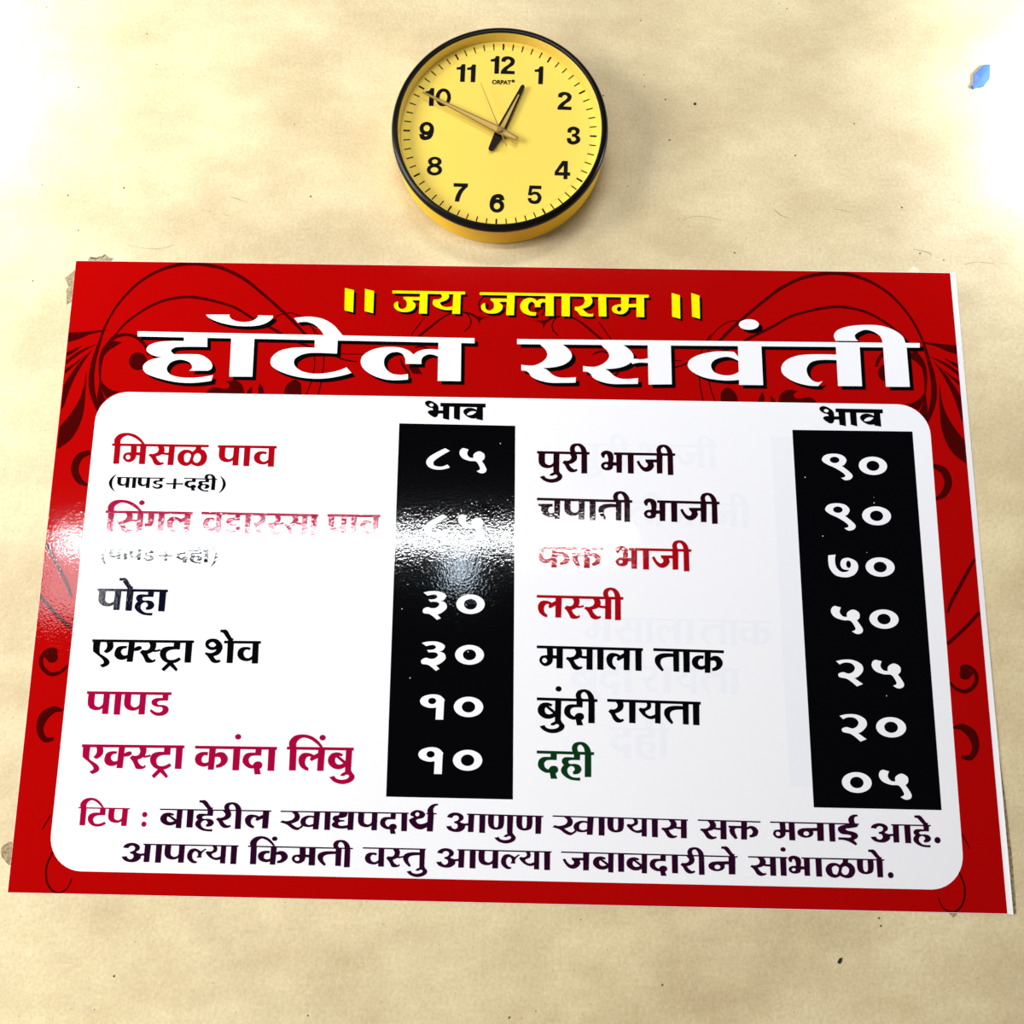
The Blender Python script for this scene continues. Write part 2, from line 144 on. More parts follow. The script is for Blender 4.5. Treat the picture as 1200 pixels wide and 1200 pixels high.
PRICES = [
 (0, [('8', -115.5, 124.0, 31.7, 29.4), ('5', -71.4, 119.6, 36.1, 34.4)]),
 (0, [('8', -114.8, 34.7, 30.3, 28.8), ('5', -71.0, 29.7, 35.1, 34.4)]),
 (0, [('3', -113.2, -74.4, 30.5, 36.9), ('0', -70.5, -66.2, 36.7, 25.2)]),
 (0, [('3', -113.1, -138.7, 30.7, 36.8), ('0', -70.3, -130.4, 36.8, 24.9)]),
 (0, [('1', -113.1, -199.0, 31.0, 31.0), ('0', -70.2, -195.4, 37.1, 25.1)]),
 (0, [('1', -112.9, -264.9, 30.9, 32.1), ('0', -69.6, -260.4, 36.7, 25.2)]),
 (1, [('9', 408.7, 116.4, 39.3, 36.0), ('0', 457.0, 124.0, 37.3, 24.9)]),
 (1, [('9', 409.6, 49.1, 38.6, 36.2), ('0', 457.4, 56.6, 37.6, 25.1)]),
 (1, [('7', 410.0, -12.2, 38.2, 29.4), ('0', 457.9, -10.8, 37.4, 25.1)]),
 (1, [('5', 410.2, -84.7, 39.2, 35.5), ('0', 458.6, -77.5, 37.2, 24.5)]),
 (1, [('2', 413.2, -150.4, 33.5, 33.3), ('5', 458.0, -152.1, 39.0, 35.4)]),
 (1, [('2', 413.9, -217.9, 33.3, 33.2), ('0', 458.7, -212.3, 37.4, 24.8)]),
 (1, [('0', 412.4, -279.4, 36.7, 24.7), ('5', 458.6, -286.6, 38.6, 35.4)]),
]
COLUMNS = [[(-153.3, 187.1), (2.1, 185.6), (5.8, -293.8), (-151.1, -292.9)], [(371.6, 184.5), (531.0, 184.2), (532.8, -298.2), (376.3, -297.4)]]
OLD_COLUMN = [(342.6, 174.7), (375.5, 175.1), (379.3, -273.1), (347.7, -272.6)]
PANEL = [(-563.0, 226.9), (555.0, 221.7), (554.5, -390.6), (-562.4, -386.1)]
RED = [(-613.6, 416.9), (598.8, 411.7), (602.6, -416.3), (-607.8, -411.8)]
SHEET = [(-613.8, 417.3), (606.6, 412.2), (608.9, -417.0), (-608.1, -412.3)]
MIDDLE = -5.0
# flourish: S = brush strokes (x,z,width), B = blobs; 0.1 mm
FLOURISH = [
 ('S', '-5597,1997,35 -5685,2196,58 -5737,2417,66 -5735,2682,54 -5679,2990,35 -5624,3218,27 -5487,3522,28 -5259,3819,32 -4999,4013,36 -4730,4116,44 -4474,4146,48 -4233,4113,44 -4030,4059,40 -3762,3920,40 -3511,3722,35 -3261,3505,35 -3052,3310,35 -2865,3115,35'),
 ('S', '-5623,2439,19 -5640,2662,39 -5608,2867,51 -5499,3044,27 -5361,3242,27 -5144,3432,28 -4881,3581,32 -4571,3648,35 -4333,3629,35 -4072,3569,31 -3850,3492,31 -3624,3355,31 -3319,3193,35 -3075,3051,31 -2796,2941,27 -2518,2842,23 -2320,2762,19 -2144,2734,15'),
 ('S', '-5573,2909,31 -5516,3023,47 -5385,3082,39 -5267,3081,39 -5145,3027,43 -5040,2915,39 -4986,2793,35'),
 ('B', '-5007,2707 -5024,2631 -5081,2584 -5156,2583 -5222,2629 -5253,2704 -5236,2780 -5180,2827 -5104,2828 -5038,2782'),
 ('B', '-5590,2786! -5627,2857 -5568,2950 -5514,3000! -5375,2977! -5466,2910 -5548,2848'),
 ('B', '-5627,2480! -5630,2318 -5635,2177 -5601,2037! -5522,2158! -5597,2318! -5513,2178! -5344,2271! -5463,2299 -5568,2379'),
 ('B', '-5569,3153! -5725,3145 -5919,3122 -6123,3109! -6125,3037! -6122,2968! -5966,3018 -5836,3081 -5722,3113'),
 ('B', '-5908,2926! -6047,2862 -6117,2821! -6122,2759! -6023,2822'),
 ('B', '-5714,2948! -5906,2823 -6032,2719 -6112,2647! -6109,2708! -5948,2843'),
 ('B', '-5757,2886! -5934,2720 -6114,2575! -6112,2510! -5967,2659 -5863,2782'),
 ('B', '-5774,2866! -5913,2700 -6037,2495 -6105,2352! -6109,2151! -6105,2021! -6074,2041! -6009,2333 -5919,2578'),
 ('B', '-5822,2579! -5846,2255 -5936,2013 -6094,1772! -6100,1613! -6093,1456! -5912,1616 -5807,1894 -5799,2255'),
 ('B', '-4165,2265! -4130,2315 -4075,2346 -3997,2341! -3909,2328 -3862,2349 -3856,2389 -3917,2429! -3831,2450 -3753,2441 -3681,2381 -3644,2265! -3641,2231! -4161,2224!'),
 ('B', '-3632,2231! -3590,2322 -3544,2363! -3545,2232!'),
 ('B', '-3452,2233! -3460,2344 -3442,2414! -3398,2344 -3362,2234!'),
 ('B', '-3101,2227! -3099,2348 -3046,2429 -2972,2470 -2902,2431 -2879,2371 -2874,2230!'),
 ('S', '-3328,3327,10 -3253,3391,12 -3138,3427,14 -3039,3418,14 -2918,3353,12 -2814,3250,12 -2738,3127,12 -2732,2942,12 -2718,2697,14 -2726,2575,14 -2751,2433,14 -2813,2241,13'),
 ('S', '-2774,3230,12 -2667,3066,14 -2607,2861,16 -2594,2698,15 -2601,2576,15 -2612,2434,15 -2650,2243,15'),
 ('S', '-1312,3109,28 -1165,3240,28 -1005,3378,23 -866,3455,19 -702,3464,19 -618,3383,16 -616,3271,16 -695,3183,12'),
 ('S', '-1418,3126,12 -1329,3263,12 -1240,3388,12'),
 ('B', '-750,3481! -608,3458 -513,3409 -326,3404! -466,3360 -482,3260! -512,3347 -608,3425'),
 ('S', '-463,3472,14 -502,3551,19 -483,3647,19 -414,3703,19 -331,3686,14'),
 ('B', '-362,3561 -368,3537 -387,3522 -410,3522 -429,3536 -437,3560 -430,3583 -412,3598 -388,3598 -369,3584'),
 ('S', '-1550,2792,14 -1519,2694,23 -1445,2598,32 -1420,2525,19'),
 ('B', '-1436,2659! -1309,2673! -1247,2564! -1375,2574!'),
 ('S', '-2363,2844,12 -2223,2845,14 -2060,2847,14'),
 ('S', '-1365,2941,19 -1273,2967,28 -1154,2919,14'),
 ('S', '-5650,1422,53 -5788,1350,84 -5831,1185,84 -5753,1031,68 -5641,970,30'),
 ('S', '-6094,185,30 -5933,-76,37 -5752,-371,37 -5691,-518,22'),
 ('S', '-6096,-505,37 -5900,-704,37 -5655,-913,37'),
 ('S', '-5922,-1314,95 -5824,-1212,58 -5910,-1199,44 -5988,-1286,44 -5966,-1411,44 -5847,-1499,44 -5722,-1469,36 -5647,-1389,29'),
 ('B', '-5780,-1283 -5789,-1326 -5822,-1352 -5868,-1353 -5907,-1327 -5926,-1285 -5917,-1243 -5883,-1216 -5838,-1216 -5798,-1241'),
 ('S', '-5644,-1949,22 -5760,-1940,72 -5877,-2030,101 -5906,-2188,72 -5827,-2308,57 -5721,-2293,36'),
 ('S', '-5653,-3212,18 -5705,-3313,14 -5739,-3381,11'),
 ('S', '-5570,-3628,18 -5637,-3811,21 -5604,-4007,21 -5488,-4110,21 -5364,-4069,14 -5311,-3947,14'),
]
SCRAPS = {'left': [(-613.1, 406.7), (-614.0, 404.1), (-626.9, 391.2), (-620.1, 378.6), (-622.6, 373.5), (-620.2, 352.0), (-611.4, 358.4), (-605.9, 373.7)], 'top': [(-599.4, 413.2), (-595.7, 423.5), (-591.8, 421.0), (-587.1, 421.7), (-581.5, 425.0), (-576.6, 423.7), (-574.6, 428.2), (-569.4, 423.8), (-562.0, 421.3), (-567.2, 413.6)], 'bottom': [(-613.4, -353.1), (-622.2, -359.2), (-622.5, -365.2), (-620.7, -371.1), (-612.9, -378.9), (-610.0, -380.8), (-603.2, -376.8), (-605.8, -354.9)], 'right': [(532.1, -415.1), (533.0, -417.0), (537.7, -422.2), (542.7, -417.3), (543.4, -414.9)], 'chip': [(539.0, 411.5), (544.0, 416.6), (550.3, 421.7), (558.0, 415.5), (555.3, 410.4)]}
SCRATCHES = ['3607,5060,3 3653,5009,10 3722,4957,10 3828,4919,3', '2325,4878,3 2469,4931,6 2660,4933,6 2861,4883,3', '5509,4473,3 5625,4448,8 5740,4411,11 5748,4360,4', '4443,5069,3 4550,5057,7 4702,5019,3', '-4066,5166,4 -3955,5141,10 -3830,5090,4', '-4449,4965,4 -4314,4940,7', '-4155,4916,3 -4056,4877,7', '-5436,4421,3 -5192,4372,5 -4952,4375,5 -4789,4428,2', '-6953,7934,3 -6713,7821,6 -6536,7709,3', '6198,4250,3 6378,4290,5 6610,4267,3']
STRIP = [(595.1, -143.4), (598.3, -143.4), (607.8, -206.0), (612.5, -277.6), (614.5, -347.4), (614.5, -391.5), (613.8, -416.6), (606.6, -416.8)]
TAG = [(672.1, 735.6), (681.3, 735.7), (678.1, 712.1), (676.0, 709.3), (669.2, 700.9), (657.9, 698.1), (654.7, 696.7), (650.8, 700.8), (655.4, 705.0), (656.7, 720.2)]
CHIP = [(395.7, -474.6), (398.5, -469.9), (402.1, -468.9), (400.8, -473.6), (398.6, -476.0)]
# clock numerals: (width, pieces), 1/1000 of the height
NUMERALS = {
 '0': (799, [['799,500 768,309 682,146 552,38 399,0 246,38 117,146 30,309 0,500 30,691 117,854 246,962 399,1000 552,962 682,854 768,691', '607,500 591,375 547,269 482,199 404,174 327,199 261,269 218,375 202,500 218,625 261,731 327,801 404,826 482,801 547,731 591,625']]),
 '1': (453, [['262,1000! 453,1000! 453,0! 215,0! 215,688! 0,688! 0,812! 174,844 244,925']]),
 '2': (734, [['16,702! 38,877 190,982 397,1000 598,936 723,760 653,526 462,380 326,234 299,187! 734,175! 734,0! 0,0! 27,175 190,380 408,556 506,702 462,801 364,836 261,789 223,684!']]),
 '3': (695, [['34,663! 67,880 347,1000 627,880 650,663 515,530! 695,373 672,157 381,0 90,84 0,337! 202,361! 269,205 403,193 493,301 403,422 269,434! 269,590! 403,602 471,711 370,819 247,771 224,651!']]),
 '4': (804, [['383,1000! 667,1000! 667,371! 804,371! 804,194! 667,194! 667,0! 465,0! 465,194! 0,194! 0,382!', '465,765! 465,371! 175,371!']]),
 '5': (709, [['79,1000! 694,1000! 694,819! 226,819! 194,605! 368,672 578,616 709,407 699,237 578,51 342,0 121,68 0,294! 184,322! 236,209 368,169 489,237 525,379 447,508 315,520 184,452! 16,475!']]),
 '6': (749, [['749,349 677,133 490,0 259,0 71,133 0,349 71,565 259,698 490,698 677,565', '539,337 508,233 425,168 323,168 241,233 209,337 241,442 323,506 425,506 508,442'], ['0,290! 0,562 132,882 440,1000 660,917 749,680! 517,645! 440,787 308,740 220,562 198,290!']]),
 '7': (739, [['0,1000! 739,1000! 739,835! 520,588 383,294 328,0! 98,0! 148,294 274,588 454,812! 0,812!']]),
 '8': (795, [['752,753 684,600 507,506 288,506 111,600 43,753 111,906 288,1000 507,1000 684,906', '553,753 523,682 445,638 349,638 271,682 242,753 271,824 349,868 445,868 523,824'], ['795,291 719,111 520,0 275,0 76,111 0,291 76,471 275,582 520,582 719,471', '601,291 562,203 460,148 334,148 232,203 193,291 232,379 334,434 460,434 562,379']]),
 '9': (749, [['749,651 677,435 490,302 259,302 71,435 0,651 71,867 259,1000 490,1000 677,867', '539,663 508,558 425,494 323,494 241,558 209,663 241,767 323,832 425,832 508,767'], ['749,710! 749,438 616,118 308,0 88,83 0,320! 231,355! 308,213 440,260 528,438 550,710!']]),
}

# ------------------------------------------------------------------ materials
def srgb(r, g, b):
    f = lambda c: (c / 255 / 12.92) if c / 255 <= 0.04045 else ((c / 255 + 0.055) / 1.055) ** 2.4
    return (f(r), f(g), f(b), 1)

def mat(name, rgba, rough=0.5, spec=0.5, metal=0.0):
    m = bpy.data.materials.new(name); m.use_nodes = True
    b = m.node_tree.nodes['Principled BSDF']
    b.inputs['Base Color'].default_value = rgba
    b.inputs['Roughness'].default_value = rough
    b.inputs['Specular IOR Level'].default_value = spec
    b.inputs['Metallic'].default_value = metal
    return m

def film_nodes(m):
    """glossy laminated film: fine grain and a slow waviness in the normal"""
    nt = m.node_tree; b = nt.nodes['Principled BSDF']
    tc = nt.nodes.new('ShaderNodeTexCoord')
    n1 = nt.nodes.new('ShaderNodeTexNoise'); n1.inputs['Scale'].default_value = 380; n1.inputs['Detail'].default_value = 1.0
    n2 = nt.nodes.new('ShaderNodeTexNoise'); n2.inputs['Scale'].default_value = 22; n2.inputs['Detail'].default_value = 2.0
    b1 = nt.nodes.new('ShaderNodeBump'); b1.inputs['Strength'].default_value = 1.0; b1.inputs['Distance'].default_value = 0.00006
    b2 = nt.nodes.new('ShaderNodeBump'); b2.inputs['Strength'].default_value = 1.0; b2.inputs['Distance'].default_value = 0.00008
    L = nt.links.new
    L(tc.outputs['Object'], n1.inputs['Vector']); L(tc.outputs['Object'], n2.inputs['Vector'])
    L(n1.outputs['Fac'], b1.inputs['Height']); L(n2.outputs['Fac'], b2.inputs['Height'])
    L(b2.outputs['Normal'], b1.inputs['Normal']); L(b1.outputs['Normal'], b.inputs['Normal'])
    return m

def film(name, rgba):
    return film_nodes(mat(name, rgba, 0.05, 0.5))

M = {
    'sheet': film('white_film', (0.86, 0.86, 0.90, 1)),
    'red': film('red_print', (0.41, 0.0006, 0.0003, 1)),
    'dark_red': film('dark_red_print', (0.060, 0.0003, 0.0003, 1)),
    'white': film('white_print', (0.90, 0.91, 0.96, 1)),
    'black': film('black_print', (0.0012, 0.0012, 0.0016, 1)),
    'navy': film('navy_print', (0.002, 0.002, 0.012, 1)),
    'maroon': film('maroon_print', (0.014, 0.0008, 0.004, 1)),
    'plum': film('plum_print', (0.022, 0.0012, 0.016, 1)),
    'crimson': film('crimson_print', (0.38, 0.0010, 0.006, 1)),
    'pink': film('pink_red_print', (0.36, 0.0010, 0.045, 1)),
    'green': film('green_print', (0.003, 0.036, 0.008, 1)),
    'yellow': film('yellow_print', (0.95, 0.86, 0.0, 1)),
    'ghost': film('show_through_print', (0.862, 0.878, 0.945, 1)),
    'case': mat('yellow_plastic', (0.94, 0.58, 0.015, 1), 0.4, 0.3),
    'ring': mat('cream_ring', (0.86, 0.62, 0.12, 1), 0.4),
    'dial': mat('pale_yellow_dial', (0.88, 0.67, 0.115, 1), 0.6, 0.15),
    'bezel': mat('black_plastic', (0.003, 0.003, 0.003, 1), 0.30, 0.22),
    'ink': mat('black_ink', (0.003, 0.003, 0.004, 1), 0.6, 0.06),
    'tick': mat('brown_ink', (0.09, 0.055, 0.012, 1), 0.5, 0.3),
    'hand_black': mat('black_lacquer', (0.008, 0.002, 0.002, 1), 0.45, 0.08),
    'hand_tan': mat('tan_lacquer', (0.56, 0.385, 0.11, 1), 0.5, 0.1),
    'gold': mat('gold_metal', (0.28, 0.175, 0.03, 1), 0.4, 0.15),
    'thread': mat('thin_wire', (0.45, 0.55, 0.75, 1), 0.5),
    'chip': mat('black_speck', (0.008, 0.008, 0.008, 1), 0.7),
    'paint': mat('bare_plaster', (0.86, 0.74, 0.52, 1), 0.8),
}

def dusted(m, keep):
    """pinprick white nicks scattered over a dark print"""
    nt = m.node_tree; b = nt.nodes['Principled BSDF']; L = nt.links.new
    tc = nt.nodes.new('ShaderNodeTexCoord'); v = nt.nodes.new('ShaderNodeTexVoronoi'); v.inputs['Scale'].default_value = 55
    L(tc.outputs['Object'], v.inputs['Vector'])
    a = nt.nodes.new('ShaderNodeMath'); a.operation = 'LESS_THAN'; a.inputs[1].default_value = 0.040
    s = nt.nodes.new('ShaderNodeSeparateColor'); k = nt.nodes.new('ShaderNodeMath'); k.operation = 'LESS_THAN'; k.inputs[1].default_value = keep
    u = nt.nodes.new('ShaderNodeMath'); u.operation = 'MULTIPLY'; x = nt.nodes.new('ShaderNodeMix'); x.data_type = 'RGBA'
    L(v.outputs['Distance'], a.inputs[0]); L(v.outputs['Color'], s.inputs['Color']); L(s.outputs[0], k.inputs[0])
    L(a.outputs[0], u.inputs[0]); L(k.outputs[0], u.inputs[1]); L(u.outputs[0], x.inputs['Factor'])
    x.inputs[6].default_value = b.inputs['Base Color'].default_value[:]; x.inputs[7].default_value = (0.7, 0.72, 0.78, 1)
    L(x.outputs[2], b.inputs['Base Color'])
M['column'] = film('black_column_print', (0.0010, 0.0010, 0.0014, 1)); dusted(M['column'], 0.35)
M['scratch'] = mat('hairline_scratch', (0.42, 0.33, 0.19, 1), 0.8)

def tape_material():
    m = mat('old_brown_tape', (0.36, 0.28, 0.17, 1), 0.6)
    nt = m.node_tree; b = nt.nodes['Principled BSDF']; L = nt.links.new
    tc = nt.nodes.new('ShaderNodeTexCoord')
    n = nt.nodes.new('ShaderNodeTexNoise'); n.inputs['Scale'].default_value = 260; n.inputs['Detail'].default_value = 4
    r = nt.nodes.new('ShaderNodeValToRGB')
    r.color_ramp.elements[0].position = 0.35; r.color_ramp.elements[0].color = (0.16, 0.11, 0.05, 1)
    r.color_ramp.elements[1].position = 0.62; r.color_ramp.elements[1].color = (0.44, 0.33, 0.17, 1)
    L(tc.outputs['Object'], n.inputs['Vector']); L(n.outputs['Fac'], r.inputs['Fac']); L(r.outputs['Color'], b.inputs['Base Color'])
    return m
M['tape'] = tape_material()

def tag_material():
    m = mat('blue_plastic', (0.10, 0.22, 0.72, 1), 0.25)
    b = m.node_tree.nodes['Principled BSDF']
    b.inputs['Transmission Weight'].default_value = 0.15
    return m
M['tag'] = tag_material()

def wall_material():
    m = mat('old_cream_paint', (0.76, 0.62, 0.35, 1), 0.55, 0.35)
    nt = m.node_tree; b = nt.nodes['Principled BSDF']; L = nt.links.new
    N = nt.nodes.new
    tc = N('ShaderNodeTexCoord')
    def noise(scale, detail=3.0, stretch=None, rough=0.55):
        n = N('ShaderNodeTexNoise'); n.inputs['Scale'].default_value = scale
        n.inputs['Detail'].default_value = detail; n.inputs['Roughness'].default_value = rough
        if stretch:
            mp = N('ShaderNodeMapping'); mp.inputs['Scale'].default_value = stretch
            L(tc.outputs['Object'], mp.inputs['Vector']); L(mp.outputs['Vector'], n.inputs['Vector'])
        else:
            L(tc.outputs['Object'], n.inputs['Vector'])
        return n.outputs['Fac']
    def ramp(fac, p0, c0, p1, c1):
        r = N('ShaderNodeValToRGB')
        r.color_ramp.elements[0].position = p0; r.color_ramp.elements[0].color = c0
        r.color_ramp.elements[1].position = p1; r.color_ramp.elements[1].color = c1
        L(fac, r.inputs['Fac']); return r.outputs['Color']
    def mix(kind, fac, a, c):
        x = N('ShaderNodeMix'); x.data_type = 'RGBA'; x.blend_type = kind
        if isinstance(fac, float): x.inputs['Factor'].default_value = fac
        else: L(fac, x.inputs['Factor'])
        L(a, x.inputs[6])
        if isinstance(c, tuple): x.inputs[7].default_value = c
        else: L(c, x.inputs[7])
        return x.outputs[2]
    base = ramp(noise(2.6, 5.0), 0.36, (0.71, 0.595, 0.37, 1), 0.64, (0.85, 0.735, 0.46, 1))
    cloud = ramp(noise(5.5, 6.0, (1.0, 1.0, 1.6), 0.62), 0.40, (0.86, 0.83, 0.80, 1), 0.60, (1.0, 1.0, 1.0, 1))
    c = mix('MULTIPLY', 1.0, base, cloud)
    streak = ramp(noise(9.0, 7.0, (0.8, 1.0, 1.5), 0.66), 0.36, (0.93, 0.91, 0.885, 1), 0.58, (1.0, 1.0, 1.0, 1))
    c = mix('MULTIPLY', 1.0, c, streak)
    grain = ramp(noise(240, 2.0), 0.30, (0.90, 0.89, 0.87, 1), 0.68, (1.05, 1.05, 1.05, 1))
    c = mix('MULTIPLY', 1.0, c, grain)
    # small dark specks and pin holes
    def specks(scale, size, keep):
        v = N('ShaderNodeTexVoronoi'); v.inputs['Scale'].default_value = scale
        L(tc.outputs['Object'], v.inputs['Vector'])
        lt = N('ShaderNodeMath'); lt.operation = 'LESS_THAN'; lt.inputs[1].default_value = size
        L(v.outputs['Distance'], lt.inputs[0])
        sp = N('ShaderNodeSeparateColor'); L(v.outputs['Color'], sp.inputs['Color'])
        k = N('ShaderNodeMath'); k.operation = 'LESS_THAN'; k.inputs[1].default_value = keep
        L(sp.outputs[0], k.inputs[0])
        mu = N('ShaderNodeMath'); mu.operation = 'MULTIPLY'
        L(lt.outputs[0], mu.inputs[0]); L(k.outputs[0], mu.inputs[1])
        return mu.outputs[0]
    c = mix('MIX', specks(34, 0.05, 0.42), c, (0.16, 0.11, 0.06, 1))
    c = mix('MIX', specks(100, 0.075, 0.30), c, (0.40, 0.31, 0.18, 1))
    L(c, b.inputs['Base Color'])
    bm1 = N('ShaderNodeBump'); bm1.inputs['Strength'].default_value = 0.35; bm1.inputs['Distance'].default_value = 0.0012
    L(noise(150, 4.0), bm1.inputs['Height'])
    bm2 = N('ShaderNodeBump'); bm2.inputs['Strength'].default_value = 0.35; bm2.inputs['Distance'].default_value = 0.010
    L(noise(9, 3.0), bm2.inputs['Height'])
    L(bm2.outputs['Normal'], bm1.inputs['Normal']); L(bm1.outputs['Normal'], b.inputs['Normal'])
    return m
M['wall'] = wall_material()
M['floor'] = mat('grey_floor_tile', (0.32, 0.28, 0.24, 1), 0.5)

# ------------------------------------------------------------------ mesh helpers
def link(name, me, m, parent=None, loc=(0, 0, 0)):
    me.materials.append(m)
    o = bpy.data.objects.new(name, me)
    col.objects.link(o)
    o.location = loc
    if parent: o.parent = parent
    return o

def mesh(name, verts, faces, smooth=False):
    me = bpy.data.meshes.new(name)
    me.from_pydata([tuple(v) for v in verts], [], faces)
    me.update()
    if smooth:
        for p in me.polygons: p.use_smooth = True
        me.set_sharp_from_angle(angle=math.radians(35))
    return me

def box(name, x0, x1, y0, y1, z0, z1, m, parent=None):
    v = [(x, y, z) for x in (x0, x1) for y in (y0, y1) for z in (z0, z1)]
    f = [(0, 1, 3, 2), (4, 6, 7, 5), (0, 4, 5, 1), (2, 3, 7, 6), (0, 2, 6, 4), (1, 5, 7, 3)]
    return link(name, mesh(name, v, f), m, parent)

def tag(o, label=None, cat=None, group=None, kind=None):
    if label: o['label'] = label
    if cat: o['category'] = cat
    if group: o['group'] = group
    if kind: o['kind'] = kind
    return o

def empty(name, loc):
    o = bpy.data.objects.new(name, None); col.objects.link(o)
    o.location = loc; o.empty_display_size = 0.05
    return o

# ------------------------------------------------------------------ outlines
def parse(s, k):
    out = []
    for t in s.split():
        c = t.endswith('!')
        x, y = t.rstrip('!').split(',')
        out.append((int(x) / k, int(y) / k, c))
    return out

def smooth_loop(P, n):
    """closed outline: curve through the points, straight between two corners"""
    N_ = len(P); out = []
    pt = lambda i: Vector(P[i % N_][:2])
    def tang(i):
        a, b, c = pt(i - 1), pt(i), pt(i + 1)
        d = (b - a).length + (c - b).length
        return (c - a) / d if d else Vector((0, 0))
    for i in range(N_):
        p1, p2 = pt(i), pt(i + 1); c1, c2 = P[i][2], P[(i + 1) % N_][2]
        out.append(p1)
        if c1 and c2: continue
        ln = (p2 - p1).length
        m1 = tang(i) * ln if not c1 else None
        m2 = tang(i + 1) * ln if not c2 else None
        if m1 is None: m1 = 1.5 * (p2 - p1) - 0.5 * m2
        if m2 is None: m2 = 1.5 * (p2 - p1) - 0.5 * m1
        for k in range(1, n):
            t = k / n; t2 = t * t; t3 = t2 * t
            out.append((2 * t3 - 3 * t2 + 1) * p1 + (t3 - 2 * t2 + t) * m1 + (-2 * t3 + 3 * t2) * p2 + (t3 - t2) * m2)
    return [(v.x, v.y) for v in out]

def ribbon(s):
    P = [tuple(int(c) / 10 for c in t.split(',')) for t in s.split()]
    pts = []
    for i in range(len(P) - 1):
        q = [Vector(P[max(i - 1, 0)]), Vector(P[i]), Vector(P[i + 1]), Vector(P[min(i + 2, len(P) - 1)])]
        for k in range(6):
            t = k / 6
            pts.append(0.5 * (2 * q[1] + (q[2] - q[0]) * t + (2 * q[0] - 5 * q[1] + 4 * q[2] - q[3]) * t * t + (3 * q[1] - q[0] - 3 * q[2] + q[3]) * t ** 3))
    pts.append(Vector(P[-1]))
    a, b = [], []
    for i, p in enumerate(pts):
        d = (pts[min(i + 1, len(pts) - 1)] - pts[max(i - 1, 0)]).to_2d().normalized()
        n = Vector((-d.y, d.x)) * max(p.z, 0.5) * 0.6
        a.append((p.x + n.x, p.y + n.y)); b.append((p.x - n.x, p.y - n.y))
    return a + b[::-1]

def inside(x, y, poly):
    r = False; j = len(poly) - 1
    for i in range(len(poly)):
        xi, yi = poly[i]; xj, yj = poly[j]
        if (yi > y) != (yj > y) and x < (xj - xi) * (y - yi) / (yj - yi) + xi: r = not r
        j = i
    return r

def fill(pieces, clip=None):
    """union of overlapping outlines (each an outline with its holes) as flat triangles"""
    vs, es = [], []
    for pc in pieces + ([clip] if clip else []):
        for lp in pc:
            b = len(vs); vs += [Vector(p) for p in lp]
            es += [(b + i, b + (i + 1) % len(lp)) for i in range(len(lp))]
    v, e, f, _, _, _ = delaunay_2d_cdt(vs, es, [], 0, 1e-5)
    bb = [(min(p[0] for p in pc[0]), max(p[0] for p in pc[0]), min(p[1] for p in pc[0]), max(p[1] for p in pc[0])) for pc in pieces]
    tris = []
    for t in f:
        cx = sum(v[i].x for i in t) / 3; cy = sum(v[i].y for i in t) / 3
        if clip and not (inside(cx, cy, clip[0]) and not any(inside(cx, cy, h) for h in clip[1:])): continue
        for pc, q in zip(pieces, bb):
            if q[0] <= cx <= q[1] and q[2] <= cy <= q[3] and inside(cx, cy, pc[0]) and not any(inside(cx, cy, h) for h in pc[1:]):
                tris.append(t); break
    return v, tris

BASE = 0.42          # poster middle above the poster's base point
def printed(name, groups, depth, m, parent, label=None, clip=None):
    """print lying on the poster; groups = lists of pieces in mm on the poster, depth in mm off the wall"""
    verts, faces = [], []
    for pieces in groups:
        v, tris = fill(pieces, clip)
        b = len(verts)
        verts += [(p.x / 1000, -depth / 1000, p.y / 1000 + BASE) for p in v]
        for t in tris:
            a, c, d = (v[i] for i in t)
            up = (c.x - a.x) * (d.y - a.y) - (c.y - a.y) * (d.x - a.x) > 0
            faces.append(tuple(b + i for i in (t if up else t[::-1])))
    me = mesh(name, verts, faces)
    bm = bmesh.new(); bm.from_mesh(me)
    bmesh.ops.delete(bm, geom=[v for v in bm.verts if not v.link_faces], context='VERTS')
    bm.to_mesh(me); bm.free()
    o = link(name, me, m, parent)
    if label: o['label'] = label
    return o

def art(lst, n=6):
    return [[smooth_loop(parse(s, 10), n) for s in pc] for pc in lst]

def moved(pieces, dx, dy, s=1.0):
    return [[[(x * s + dx, y * s + dy) for x, y in lp] for lp in pc] for pc in pieces]

def ellipse(cx, cy, rx, ry, n=28):
    return [(cx + rx * math.cos(2 * math.pi * i / n), cy + ry * math.sin(2 * math.pi * i / n)) for i in range(n)]

